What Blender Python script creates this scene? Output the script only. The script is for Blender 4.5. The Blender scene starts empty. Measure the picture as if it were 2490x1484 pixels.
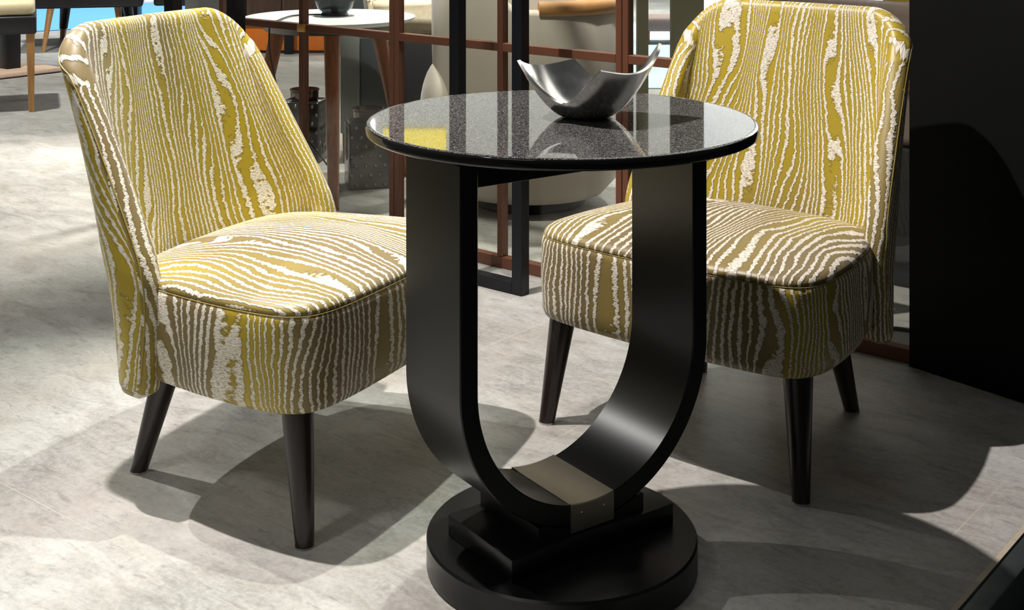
import bpy, bmesh, math, random
from math import sin, cos, pi, sqrt, radians
from mathutils import Vector, Matrix

scene = bpy.context.scene
COL = scene.collection
rnd = random.Random(7)

# ------------------------------------------------------------------ camera
CAM_H, FPX, HOR = 1.125, 3200.0, -270.0          # 2490 x 1484 frame
cd = bpy.data.cameras.new('camera')
cd.sensor_fit = 'HORIZONTAL'
cd.sensor_width = 36.0
cd.lens = 36.0 * FPX / 2490.0
cd.shift_x = 0.0
cd.shift_y = -(742.0 - HOR) / 2490.0
cd.clip_start = 0.05
cam = bpy.data.objects.new('camera', cd)
cam.location = (0, 0, CAM_H)
cam.rotation_euler = (radians(90), 0, 0)
COL.objects.link(cam)
scene.camera = cam

# ------------------------------------------------------------------ node helpers
class NT:
    def __init__(self, name):
        self.m = bpy.data.materials.new(name)
        self.m.use_nodes = True
        self.t = self.m.node_tree
        self.t.nodes.clear()
        self.out = self.n('ShaderNodeOutputMaterial')
    def n(self, ty, **kw):
        nd = self.t.nodes.new(ty)
        for k, v in kw.items():
            setattr(nd, k, v)
        return nd
    def put(self, sock, v):
        if isinstance(v, bpy.types.NodeSocket):
            self.t.links.new(v, sock)
        elif v is not None:
            sock.default_value = v
    def math(self, op, a, b=None, c=None, clamp=False):
        nd = self.n('ShaderNodeMath', operation=op, use_clamp=clamp)
        for i, v in enumerate((a, b, c)):
            self.put(nd.inputs[i], v)
        return nd.outputs[0]
    def mix(self, f, a, b, blend='MIX'):
        nd = self.n('ShaderNodeMix', data_type='RGBA', blend_type=blend)
        self.put(nd.inputs[0], f)
        self.put(nd.inputs[6], a)
        self.put(nd.inputs[7], b)
        return nd.outputs[2]
    def noise(self, vec, scale, detail=2.0, rough=0.5, dist=0.0):
        nd = self.n('ShaderNodeTexNoise')
        self.put(nd.inputs['Vector'], vec)
        nd.inputs['Scale'].default_value = scale
        nd.inputs['Detail'].default_value = detail
        nd.inputs['Roughness'].default_value = rough
        nd.inputs['Distortion'].default_value = dist
        return nd.outputs['Fac']
    def ramp(self, f, stops):
        nd = self.n('ShaderNodeValToRGB')
        el = nd.color_ramp.elements
        while len(el) < len(stops):
            el.new(0.5)
        for e, (p, c) in zip(el, stops):
            e.position = p
            e.color = c if len(c) == 4 else (*c, 1)
        self.put(nd.inputs[0], f)
        return nd.outputs[0]
    def mapr(self, v, a, b, c, d):
        nd = self.n('ShaderNodeMapRange')
        self.put(nd.inputs[0], v)
        for i, x in enumerate((a, b, c, d)):
            self.put(nd.inputs[i + 1], x)
        return nd.outputs[0]
    def vec(self, x, y, z=0.0):
        nd = self.n('ShaderNodeCombineXYZ')
        for i, v in enumerate((x, y, z)):
            self.put(nd.inputs[i], v)
        return nd.outputs[0]
    def bump(self, h, strength, dist=0.002):
        nd = self.n('ShaderNodeBump')
        nd.inputs['Strength'].default_value = strength
        nd.inputs['Distance'].default_value = dist
        self.put(nd.inputs['Height'], h)
        return nd.outputs[0]
    def bsdf(self, color, rough=0.5, metal=0.0, spec=0.5, normal=None, **kw):
        b = self.n('ShaderNodeBsdfPrincipled')
        self.put(b.inputs['Base Color'], color if isinstance(color, bpy.types.NodeSocket) else (*color, 1)[:4])
        self.put(b.inputs['Roughness'], rough)
        self.put(b.inputs['Metallic'], metal)
        self.put(b.inputs['Specular IOR Level'], spec)
        if normal is not None:
            self.put(b.inputs['Normal'], normal)
        for k, v in kw.items():
            self.put(b.inputs[k], v)
        return b.outputs[0]
    def done(self, shader):
        self.t.links.new(shader, self.out.inputs[0])
        return self.m

def plain(name, color, rough=0.5, metal=0.0, spec=0.5, vary=0.12, scale=18.0, bump=0.0, **kw):
    t = NT(name)
    tc = t.n('ShaderNodeTexCoord').outputs['Object']
    nz = t.noise(tc, scale, 4.0, 0.6)
    lo = tuple(c * (1 - vary) for c in color)
    hi = tuple(min(1, c * (1 + vary)) for c in color)
    c = t.mix(nz, (*lo, 1), (*hi, 1))
    nrm = t.bump(t.noise(tc, scale * 14, 2.0), bump, 0.001) if bump else None
    return t.done(t.bsdf(c, rough, metal, spec, nrm, **kw))

def wood(name, dark, light, rough=0.4, scale=6.0, axis=2):
    t = NT(name)
    tc = t.n('ShaderNodeTexCoord').outputs['Object']
    mp = t.n('ShaderNodeMapping')
    s = [14.0, 14.0, 14.0]
    s[axis] = 1.2
    mp.inputs['Scale'].default_value = s
    t.put(mp.inputs[0], tc)
    nz = t.noise(mp.outputs[0], scale, 5.0, 0.6, 0.4)
    return t.done(t.bsdf(t.ramp(nz, [(0.3, dark), (0.7, light)]), rough, 0, 0.5))

# ------------------------------------------------------------------ moire upholstery
def fabric(name, along_v=True, seed=0.0, tone=0.0, slope=0.0, corner=None):
    """gold satin ground with raised ivory wood-grain lines; UV in metres, lines run along V"""
    t = NT(name)
    uv = t.n('ShaderNodeUVMap', uv_map='UVMap').outputs[0]
    sp = t.n('ShaderNodeSeparateXYZ')
    t.put(sp.inputs[0], uv)
    u, v = sp.outputs[0], sp.outputs[1]
    if not along_v:
        u, v = v, u
    u_raw = u
    u = t.math('ADD', u, seed)
    jag = t.noise(t.vec(t.math('MULTIPLY', u, 60.0), t.math('MULTIPLY', v, 105.0), 3.0), 1.0, 2.0, 0.5)
    wob = t.noise(t.vec(t.math('MULTIPLY', u, 12.0), t.math('MULTIPLY', v, 14.0), 9.0), 1.0, 1.0)
    uj = t.math('ADD', u, t.math('MULTIPLY', t.math('SUBTRACT', jag, 0.5), 0.012))
    uj = t.math('ADD', uj, t.math('MULTIPLY', t.math('SUBTRACT', wob, 0.5), 0.012))
    dens = t.noise(t.vec(t.math('MULTIPLY', u, 9.0), t.math('MULTIPLY', v, 0.35), seed + 7.0), 1.0, 0.0)
    big = t.noise(t.vec(t.math('MULTIPLY', u, 7.0), t.math('MULTIPLY', v, 2.6), seed), 1.0, 0.0)
    mid = t.noise(t.vec(t.math('MULTIPLY', u, 16.0), t.math('MULTIPLY', v, 5.5), seed + 5.0), 1.0, 0.0)
    f = t.math('MULTIPLY', uj, 56.0)
    f = t.math('ADD', f, t.math('MULTIPLY', dens, 7.0))
    f = t.math('ADD', f, t.math('MULTIPLY', big, 7.0))
    f = t.math('ADD', f, t.math('MULTIPLY', mid, 2.6))
    fr = t.math('FRACT', f)
    tri = t.math('MULTIPLY', t.math('ABSOLUTE', t.math('SUBTRACT', fr, 0.5)), 2.0)
    wid = t.noise(t.vec(t.math('MULTIPLY', u, 14.0), t.math('MULTIPLY', v, 2.5), 21.0), 1.0, 1.0)
    th = t.mapr(wid, 0.3, 0.7, 0.50, 0.74)
    mask = t.mapr(t.math('SUBTRACT', tri, th), -0.09, 0.09, 0.0, 1.0)
    # cross-hatched silver thread
    hatch = t.noise(t.vec(t.math('MULTIPLY', t.math('ADD', u, t.math('MULTIPLY', v, 0.55)), 130.0), t.math('MULTIPLY', v, 620.0), 0.0), 1.0, 1.0)
    hat = t.mapr(hatch, 0.36, 0.52, 0.0, 1.0)
    thread = t.mix(hat, (0.40, 0.345, 0.24, 1), (0.86, 0.81, 0.70, 1))
    # shot ground, gold to taupe; view-dependent sheen painted into broad bands
    shot = t.noise(t.vec(t.math('MULTIPLY', u, 3.4), t.math('MULTIPLY', v, 0.9), seed + 2.0), 1.0, 1.0)
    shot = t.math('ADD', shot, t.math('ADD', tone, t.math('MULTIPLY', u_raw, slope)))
    if corner is not None:  # gold sheen put into the colour at the rounded seat corners
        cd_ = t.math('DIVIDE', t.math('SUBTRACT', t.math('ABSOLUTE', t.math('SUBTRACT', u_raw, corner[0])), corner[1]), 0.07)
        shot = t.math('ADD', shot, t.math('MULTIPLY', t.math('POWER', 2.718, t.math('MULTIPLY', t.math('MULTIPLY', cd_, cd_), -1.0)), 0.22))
    ground = t.ramp(shot, [(0.36, (0.205, 0.150, 0.066)), (0.47, (0.28, 0.21, 0.05)), (0.54, (0.40, 0.30, 0.022)), (0.68, (0.455, 0.34, 0.022))])
    satin = t.noise(t.vec(t.math('MULTIPLY', u, 40.0), t.math('MULTIPLY', v, 900.0), 1.0), 1.0, 1.0)
    ground = t.mix(t.mapr(satin, 0.3, 0.7, 0.0, 0.35), ground, t.mix(0.5, ground, (0.2, 0.14, 0.03, 1)))
    edge = t.mapr(t.math('ABSOLUTE', t.math('SUBTRACT', tri, t.math('SUBTRACT', th, 0.13))), 0.0, 0.10, 0.55, 0.0)
    ground = t.mix(edge, ground, (0.12, 0.085, 0.025, 1))
    colr = t.mix(mask, ground, thread)
    h = t.math('ADD', mask, t.math('MULTIPLY', t.math('MULTIPLY', hat, mask), 0.32))
    nrm = t.bump(h, 0.55, 0.0022)
    rough = t.mix(mask, (0.42, 0.42, 0.42, 1), (0.6, 0.6, 0.6, 1))
    return t.done(t.bsdf(colr, rough, 0.0, 0.45, nrm, **{'Sheen Weight': 0.12, 'Sheen Roughness': 0.4}))

def lit(name, color, strength):
    t = NT(name)
    return t.done(t.bsdf(color, 0.5, 0, 0.3, None, **{'Emission Color': (*color, 1), 'Emission Strength': strength}))

M = {}
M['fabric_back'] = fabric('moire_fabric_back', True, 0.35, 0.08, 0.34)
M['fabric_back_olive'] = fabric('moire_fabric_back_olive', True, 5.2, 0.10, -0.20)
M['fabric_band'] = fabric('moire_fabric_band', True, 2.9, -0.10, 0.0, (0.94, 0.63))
M['fabric_seat'] = fabric('moire_fabric_seat', True, 3.15, -0.12)
M['piping'] = plain('gold_piping', (0.36, 0.27, 0.06), 0.55, vary=0.3, scale=90)
M['leg_wood'] = wood('dark_stained_wood', (0.010, 0.006, 0.005), (0.022, 0.012, 0.010), 0.28)
M['glide'] = plain('nickel_glide', (0.6, 0.6, 0.58), 0.25, 1.0)
M['black_satin'] = plain('black_satin_lacquer', (0.003, 0.0035, 0.004), 0.31, 0, 0.45, vary=0.2)
M['steel'] = None
M['black_metal'] = plain('black_powder_coat', (0.004, 0.005, 0.008), 0.38, 0.0, 0.35)
M['brown_metal'] = plain('copper_brown_frame', (0.15, 0.058, 0.032), 0.40, 0.2, 0.5, vary=0.1)
M['black_panel'] = plain('matt_black_panel', (0.0025, 0.003, 0.0027), 0.6, 0, 0.15)
M['black_leather'] = plain('black_leather', (0.014, 0.014, 0.016), 0.4, bump=0.1)
M['cream'] = plain('cream_leather', (0.78, 0.66, 0.42), 0.45)
M['cream_fur'] = plain('cream_shaggy_wool', (0.80, 0.70, 0.52), 0.9, vary=0.25, scale=60, bump=0.6)
M['oak'] = wood('honey_oak', (0.36, 0.17, 0.05), (0.55, 0.30, 0.11), 0.4)
M['walnut'] = wood('walnut', (0.17, 0.052, 0.016), (0.34, 0.115, 0.04), 0.4)
M['white_top'] = plain('white_lacquer', (0.85, 0.87, 0.88), 0.3, vary=0.02)
M['dark_rim'] = plain('dark_table_rim', (0.03, 0.025, 0.02), 0.4)
M['beige'] = plain('beige_velvet', (0.52, 0.46, 0.40), 0.8, vary=0.10, scale=5, bump=0.15, **{'Sheen Weight': 0.3})
M['caramel'] = plain('caramel_leather', (0.50, 0.25, 0.09), 0.5)
M['slate'] = plain('slate_leather', (0.050, 0.060, 0.065), 0.5)
M['glass_reflection'] = plain('grey_green_reflection', (0.14, 0.15, 0.145), 0.5)
M['orange'] = plain('orange_painted_glow', (0.85, 0.22, 0.02), 0.35)  # glow on the sideboard, given as plain colour
M['brown_panel'] = wood('dark_brown_panel', (0.05, 0.025, 0.018), (0.13, 0.07, 0.05), 0.4)
M['blue'] = plain('blue_carpet', (0.13, 0.40, 0.82), 0.95, vary=0.05, scale=4)
M['white_floor'] = plain('white_dais', (0.85, 0.85, 0.86), 0.6, vary=0.03)
M['grey_wall'] = plain('grey_hall_wall', (0.35, 0.35, 0.34), 0.8, vary=0.05, scale=2)
M['grey_column'] = plain('grey_column', (0.13, 0.13, 0.125), 0.6, vary=0.06, scale=4)
M['dark_ground'] = plain('dark_ground', (0.010, 0.012, 0.012), 0.5, vary=0.4, scale=30)
M['trim_steel'] = plain('edge_trim_metal', (0.10, 0.12, 0.12), 0.35, 0.8, vary=0.4, scale=20)
M['olive'] = plain('olive_panel', (0.23, 0.21, 0.14), 0.6, vary=0.06, scale=3)
M['taupe'] = plain('taupe_panel', (0.26, 0.19, 0.17), 0.75, vary=0.08, scale=4)
M['yellow'] = plain('yellow_panel', (0.80, 0.60, 0.05), 0.5, vary=0.06, scale=8)
M['pale_blue'] = plain('pale_blue_rug', (0.42, 0.50, 0.56), 0.9, vary=0.05)
M['cable'] = plain('black_cable', (0.008, 0.008, 0.008), 0.4)

def steel_mat():
    t = NT('brushed_steel')
    tc = t.n('ShaderNodeTexCoord').outputs['Object']
    mp = t.n('ShaderNodeMapping')
    mp.inputs['Scale'].default_value = (2.0, 160.0, 160.0)
    t.put(mp.inputs[0], tc)
    nz = t.noise(mp.outputs[0], 8.0, 3.0)
    c = t.mix(nz, (0.33, 0.295, 0.235, 1), (0.46, 0.42, 0.345, 1))
    return t.done(t.bsdf(c, 0.38, 1.0, 0.5, t.bump(nz, 0.05, 0.001)))
M['steel'] = steel_mat()

def bowl_mat():
    t = NT('polished_aluminium')
    tc = t.n('ShaderNodeTexCoord').outputs['Object']
    nz = t.noise(tc, 40.0, 3.0)
    r = t.mapr(nz, 0.3, 0.7, 0.18, 0.26)
    n2 = t.bump(t.noise(tc, 16.0, 2.0), 0.06, 0.002)
    return t.done(t.bsdf((0.86, 0.85, 0.82), r, 1.0, 0.5, n2))
M['bowl'] = bowl_mat()
M['bowl_inside'] = plain('satin_aluminium', (0.92, 0.91, 0.88), 0.30, 1.0, vary=0.05)

def granite_mat():
    t = NT('black_granite')
    tc = t.n('ShaderNodeTexCoord').outputs['Object']
    vo = t.n('ShaderNodeTexVoronoi')
    t.put(vo.inputs['Vector'], tc)
    vo.inputs['Scale'].default_value = 800.0
    sp = t.n('ShaderNodeSeparateColor')
    t.put(sp.inputs[0], vo.outputs['Color'])
    nz = t.noise(tc, 500.0, 3.0, 0.7)
    g = t.math('ADD', t.math('MULTIPLY', sp.outputs[0], 0.6), t.math('MULTIPLY', nz, 0.7))
    c = t.ramp(g, [(0.45, (0.012, 0.012, 0.013)), (0.60, (0.026, 0.026, 0.026)), (0.78, (0.085, 0.085, 0.082)), (0.95, (0.32, 0.315, 0.30))])
    return t.done(t.bsdf(c, 0.03, 0.0, 0.45))
M['granite'] = granite_mat()
M['granite_edge'] = plain('granite_edge_shade', (0.010, 0.010, 0.010), 0.08, 0, 0.5, vary=0.6, scale=300)  # same granite, darkened to put the edge's shade into its colour

def floor_mat():
    t = NT('concrete_look_planks')
    tc = t.n('ShaderNodeTexCoord').outputs['Object']
    sp = t.n('ShaderNodeSeparateXYZ')
    t.put(sp.inputs[0], tc)
    x, y = sp.outputs[0], sp.outputs[1]
    # plank seams: rows 0.62 wide (local y), joints 1.24 apart (local x)
    row = t.math('FRACT', t.math('DIVIDE', t.math('ADD', y, 6.42), 0.62))
    rid = t.math('FLOOR', t.math('DIVIDE', t.math('ADD', y, 6.42), 0.62))
    jx = t.math('FRACT', t.math('ADD', t.math('DIVIDE', x, 1.24), t.math('MULTIPLY', rid, 0.37)))
    s1 = t.math('LESS_THAN', t.math('ABSOLUTE', t.math('SUBTRACT', row, 0.5)), 0.0022)
    s2 = t.math('LESS_THAN', t.math('ABSOLUTE', t.math('SUBTRACT', jx, 0.5)), 0.0011)
    seam = t.math('MULTIPLY', t.math('MAXIMUM', s1, s2), t.mapr(t.noise(tc, 3.0, 2.0), 0.42, 0.62, 0.0, 0.55))
    st = t.n('ShaderNodeMapping')
    st.inputs['Scale'].default_value = (0.75, 1.7, 1)
    t.put(st.inputs[0], tc)
    a = t.noise(tc, 2.3, 7.0, 0.62, 0.6)
    b = t.noise(st.outputs[0], 9.0, 8.0, 0.75, 0.8)
    fine = t.noise(tc, 85.0, 6.0, 0.8)
    tone = t.math('ADD', t.math('MULTIPLY', a, 0.36), t.math('ADD', t.math('MULTIPLY', b, 0.40), t.math('MULTIPLY', fine, 0.30)))
    c = t.ramp(tone, [(0.36, (0.14, 0.138, 0.124)), (0.455, (0.25, 0.248, 0.228)), (0.53, (0.35, 0.346, 0.325)), (0.64, (0.47, 0.466, 0.445))])
    warm = t.noise(tc, 3.1, 4.0, 0.6)
    c = t.mix(t.mapr(warm, 0.45, 0.7, 0.0, 0.35), c, (0.36, 0.30, 0.235, 1))
    # scratches and scuffs
    sm = t.n('ShaderNodeMapping')
    sm.inputs['Rotation'].default_value = (0, 0, 0.5)
    sm.inputs['Scale'].default_value = (3.0, 90.0, 1)
    t.put(sm.inputs[0], tc)
    sc = t.noise(sm.outputs[0], 3.0, 3.0, 0.6, 0.5)
    scm = t.math('MULTIPLY', t.mapr(sc, 0.66, 0.76, 0.0, 0.7), t.mapr(t.noise(tc, 5.0, 3.0), 0.5, 0.65, 0.0, 1.0))
    c = t.mix(scm, c, (0.50, 0.49, 0.46, 1))
    dk = t.noise(tc, 9.0, 6.0, 0.7)
    c = t.mix(t.mapr(dk, 0.60, 0.76, 0.0, 0.55), c, (0.10, 0.095, 0.085, 1))
    sd = t.n('ShaderNodeMapping')
    sd.inputs['Scale'].default_value = (14.0, 60.0, 1)
    t.put(sd.inputs[0], tc)
    gd = t.noise(sd.outputs[0], 1.0, 5.0, 0.7, 0.6)
    c = t.mix(t.mapr(gd, 0.56, 0.72, 0.0, 0.55), c, (0.13, 0.125, 0.11, 1))
    c = t.mix(seam, c, (0.52, 0.49, 0.42, 1))
    r = t.mapr(tone, 0.3, 0.7, 0.36, 0.52)
    return t.done(t.bsdf(c, r, 0.0, 0.4, t.bump(t.math('ADD', b, fine), 0.12, 0.002)))
M['floor'] = floor_mat()

def glass_mat(name, tint, rough=0.02, ior=1.45):
    t = NT(name)
    geo = t.n('ShaderNodeNewGeometry')
    dp = t.n('ShaderNodeVectorMath', operation='DOT_PRODUCT')
    t.put(dp.inputs[0], geo.outputs['Incoming']); t.put(dp.inputs[1], geo.outputs['Normal'])
    cs = t.math('SUBTRACT', 1.0, t.math('ABSOLUTE', dp.outputs['Value']), clamp=True)
    f0 = ((ior - 1) / (ior + 1)) ** 2
    fac = t.math('ADD', f0, t.math('MULTIPLY', t.math('POWER', cs, 5.0), 1 - f0))
    tr = t.n('ShaderNodeBsdfTransparent')
    tr.inputs[0].default_value = (*tint, 1)
    gl = t.n('ShaderNodeBsdfGlossy')
    gl.inputs['Roughness'].default_value = rough
    mx = t.n('ShaderNodeMixShader')
    t.put(mx.inputs[0], fac)
    t.t.links.new(tr.outputs[0], mx.inputs[1])
    t.t.links.new(gl.outputs[0], mx.inputs[2])
    return t.done(mx.outputs[0])
M['glass'] = glass_mat('clear_partition_glass', (0.94, 0.95, 0.92))
M['amber'] = plain('amber_glazed_glass', (0.045, 0.014, 0.007), 0.1, 0, 0.7)
M['smoke_glass'] = glass_mat('smoky_glass', (0.42, 0.46, 0.47))
M['brown_glass'] = glass_mat('brown_bottle_glass', (0.30, 0.13, 0.07))

def dotted_glass():
    t = NT('dimpled_dark_glass')
    uv = t.n('ShaderNodeUVMap', uv_map='UVMap').outputs[0]
    sp = t.n('ShaderNodeSeparateXYZ')
    t.put(sp.inputs[0], uv)
    a = t.math('MULTIPLY', sp.outputs[0], 28.0)
    b = t.math('MULTIPLY', sp.outputs[1], 28.0)
    off = t.math('MULTIPLY', t.math('FLOOR', b), 0.5)
    fx = t.math('SUBTRACT', t.math('FRACT', t.math('ADD', a, off)), 0.5)
    fy = t.math('SUBTRACT', t.math('FRACT', b), 0.5)
    d = t.math('SQRT', t.math('ADD', t.math('MULTIPLY', fx, fx), t.math('MULTIPLY', t.math('MULTIPLY', fy, fy), 0.5)))
    m = t.mapr(d, 0.08, 0.17, 1.0, 0.0)
    c = t.mix(m, (0.012, 0.010, 0.009, 1), (0.22, 0.20, 0.18, 1))
    return t.done(t.bsdf(c, 0.12, 0, 0.8, t.bump(m, 1.0, 0.006)))
M['dimple'] = dotted_glass()

# ------------------------------------------------------------------ mesh helpers
def link(name, me, mat, parent=None):
    o = bpy.data.objects.new(name, me)
    if mat is not None:
        me.materials.clear()
        me.materials.append(mat)
    COL.objects.link(o)
    if parent is not None:
        o.parent = parent
    return o

def finish(bm, name, smooth=True, angle=35):
    bmesh.ops.recalc_face_normals(bm, faces=bm.faces)
    me = bpy.data.meshes.new(name)
    bm.to_mesh(me)
    bm.free()
    if smooth:
        for p in me.polygons:
            p.use_smooth = True
        me.set_sharp_from_angle(angle=radians(angle))
    return me

def tag(o, label=None, cat=None, group=None, kind=None):
    if label: o['label'] = label
    if cat: o['category'] = cat
    if group: o['group'] = group
    if kind: o['kind'] = kind
    return o

def empty(name, loc=(0, 0, 0), rz=0.0, label=None, cat=None, group=None):
    o = bpy.data.objects.new(name, None)
    o.empty_display_size = 0.05
    o.location = loc
    o.rotation_euler = (0, 0, rz)
    COL.objects.link(o)
    return tag(o, label, cat, group)

def obox(bm, c, ax, ay, az, hx, hy, hz):
    """oriented box: centre c, unit axes, half sizes"""
    c = Vector(c); ax = Vector(ax); ay = Vector(ay); az = Vector(az)
    vs = []
    for sz in (-1, 1):
        for sy in (-1, 1):
            for sx in (-1, 1):
                vs.append(bm.verts.new(c + ax * hx * sx + ay * hy * sy + az * hz * sz))
    for f in ((0, 1, 3, 2), (4, 6, 7, 5), (0, 4, 5, 1), (2, 3, 7, 6), (0, 2, 6, 4), (1, 5, 7, 3)):
        bm.faces.new([vs[i] for i in f])
    return vs

def box_me(name, x0, x1, y0, y1, z0, z1, bev=0.0, seg=2):
    bm = bmesh.new()
    obox(bm, ((x0 + x1) / 2, (y0 + y1) / 2, (z0 + z1) / 2), (1, 0, 0), (0, 1, 0), (0, 0, 1), (x1 - x0) / 2, (y1 - y0) / 2, (z1 - z0) / 2)
    if bev:
        bmesh.ops.bevel(bm, geom=list(bm.edges), offset=bev, segments=seg, profile=0.5, affect='EDGES')
    return finish(bm, name)

def loft(bm, rings, closed=True, cap0=True, cap1=True):
    vr = [[bm.verts.new(p) for p in r] for r in rings]
    n = len(vr[0])
    for a, b in zip(vr, vr[1:]):
        for i in range(n if closed else n - 1):
            j = (i + 1) % n
            bm.faces.new((a[i], a[j], b[j], b[i]))
    if cap0: bm.faces.new(list(reversed(vr[0])))
    if cap1: bm.faces.new(vr[-1])
    return vr

def lathe(name, prof, n=48, angle=35):
    """prof: list of (r, z)"""
    bm = bmesh.new()
    rings = []
    prof = list(prof)
    if prof[0][0] == 0 and prof[1][1] == prof[0][1]: prof.insert(1, (prof[1][0] * 0.985, prof[0][1]))
    if prof[-1][0] == 0 and prof[-2][1] == prof[-1][1]: prof.insert(-1, (prof[-2][0] * 0.985, prof[-1][1]))
    for r, z in prof:
        rings.append([(max(r, 1e-4) * cos(2 * pi * i / n), max(r, 1e-4) * sin(2 * pi * i / n), z) for i in range(n)])
    loft(bm, rings)
    return finish(bm, name, True, angle)

def lathe_ring(name, prof, n=96):
    bm = bmesh.new()
    rings = []
    for i in range(n):
        a = 2 * pi * i / n
        rings.append([(r * cos(a), r * sin(a), z) for r, z in prof])
    vr = [[bm.verts.new(p) for p in r] for r in rings]
    m = len(prof)
    for i in range(n):
        for k in range(m):
            bm.faces.new((vr[i][k], vr[(i + 1) % n][k], vr[(i + 1) % n][(k + 1) % m], vr[i][(k + 1) % m]))
    return finish(bm, name, True, 50)

def taper(name, p0, p1, r0, r1, n=24, k=6, square=False, bev=0.0):
    """tapered leg from top p0 (radius r0) to foot p1 (radius r1), ends cut level"""
    bm = bmesh.new()
    rings = []
    for j in range(k + 1):
        f = j / k
        c = Vector(p0).lerp(Vector(p1), f)
        r = r0 + (r1 - r0) * f
        if square:
            rings.append([c + Vector((r * a, r * b, 0)) for a, b in ((-1, -1), (1, -1), (1, 1), (-1, 1))])
        else:
            rings.append([c + Vector((r * cos(2 * pi * i / n), r * sin(2 * pi * i / n), 0)) for i in range(n)])
    loft(bm, rings)
    return finish(bm, name)

def tube(name, pts, r, n=8):
    bm = bmesh.new()
    pts = [Vector(p) for p in pts]
    rings = []
    up = Vector((0.13, 0.21, 0.97))
    for i, p in enumerate(pts):
        d = (pts[min(i + 1, len(pts) - 1)] - pts[max(i - 1, 0)]).normalized()
        a = d.cross(up)
        if a.length < 1e-3: a = d.cross(Vector((1, 0, 0)))
        a.normalize()
        b = d.cross(a)
        up = -b if b.dot(up) < 0 else b
        up = b * (1 if b.dot(up) > 0 else -1)
        rings.append([p + (a * cos(2 * pi * k / n) + b * sin(2 * pi * k / n)) * r for k in range(n)])
    loft(bm, rings)
    return finish(bm, name)

def spline(ctrl, n=12):
    out = []
    P = [Vector(c) for c in ctrl]
    P = [P[0] * 2 - P[1]] + P + [P[-1] * 2 - P[-2]]
    for i in range(1, len(P) - 2):
        for k in range(n):
            t = k / n
            a, b, c, d = P[i - 1], P[i], P[i + 1], P[i + 2]
            out.append(0.5 * ((2 * b) + (c - a) * t + (2 * a - 5 * b + 4 * c - d) * t * t + (3 * b - a - 3 * c + d) * t ** 3))
    out.append(P[-2])
    return out

def copy_tree(o, parent=None):
    c = o.copy()
    COL.objects.link(c)
    if parent is not None:
        c.parent = parent
    for ch in list(o.children):
        copy_tree(ch, c)
    return c

# ------------------------------------------------------------------ setting
DU = Vector((0.778, -0.629, 0)).normalized()       # along partition
DN = Vector((0.629, 0.778, 0)).normalized()        # away from camera, across
RZ = math.atan2(DU.y, DU.x)

fl = link('floor', box_me('floor', -18, -0.75, -6, 15, -0.12, 0.0), M['floor'])
fl.rotation_euler = (0, 0, RZ)
tag(fl, kind='structure')
gr = link('ground', box_me('ground', -0.75, 6, -6, 15, -0.16, -0.12), M['dark_ground'])
gr.rotation_euler = (0, 0, RZ)
tag(gr, kind='structure')
tr = link('trim_1', box_me('trim', -0.75, -0.712, -6, 15, -0.119, -0.002, 0.004), M['trim_steel'])
tr.rotation_euler = (0, 0, RZ)
tag(tr, kind='structure')
te = link('trim_2', box_me('trim', -0.7585, -0.7495, -6, 15, 0.0, 0.0012), plain('tan_edge_strip', (0.42, 0.36, 0.27), 0.5, vary=0.3))
te.rotation_euler = (0, 0, RZ)
tag(te, kind='structure')

# aisle carpet and white dais far behind: boundary line direction
CL = Vector((0.847, 0.532, 0)); CN = Vector((-0.532, 0.847, 0)); C0 = Vector((-3.74, 10.37, 0))
def strip(name, d0, d1, z0, z1, mat, kind='structure'):
    bm = bmesh.new()
    obox(bm, C0 + CL * 1.5 + CN * (d0 + d1) / 2 + Vector((0, 0, (z0 + z1) / 2)), CL, CN, (0, 0, 1), 9.0, (d1 - d0) / 2, (z1 - z0) / 2)
    o = link(name, finish(bm, name), mat)
    return o
tag(strip('aisle_carpet', 0, 2.05, 0.0, 0.006, M['blue']), 'bright blue aisle carpet far behind the chairs', 'carpet')
tag(strip('dais_floor', 2.06, 4.5, 0.0, 0.02, M['white_floor']), kind='structure')
wb = link('wall_back', box_me('wall_back', -26, 26, 18.6, 18.8, -0.12, 6.0), M['grey_wall'])
tag(wb, kind='structure')

# black wall at right
a = Vector((0.936, 3.10, 0)); d = Vector((0.63, -0.777, 0)).normalized(); nrm = Vector((0.777, 0.63, 0)).normalized()
bm = bmesh.new()
obox(bm, a + d * 0.5 + nrm * 0.06 + Vector((0, 0, 0.62)), d, nrm, (0, 0, 1), 0.5, 0.06, 0.62)
tag(link('wall_right', finish(bm, 'wall_right'), M['black_panel']), kind='structure')

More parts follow.
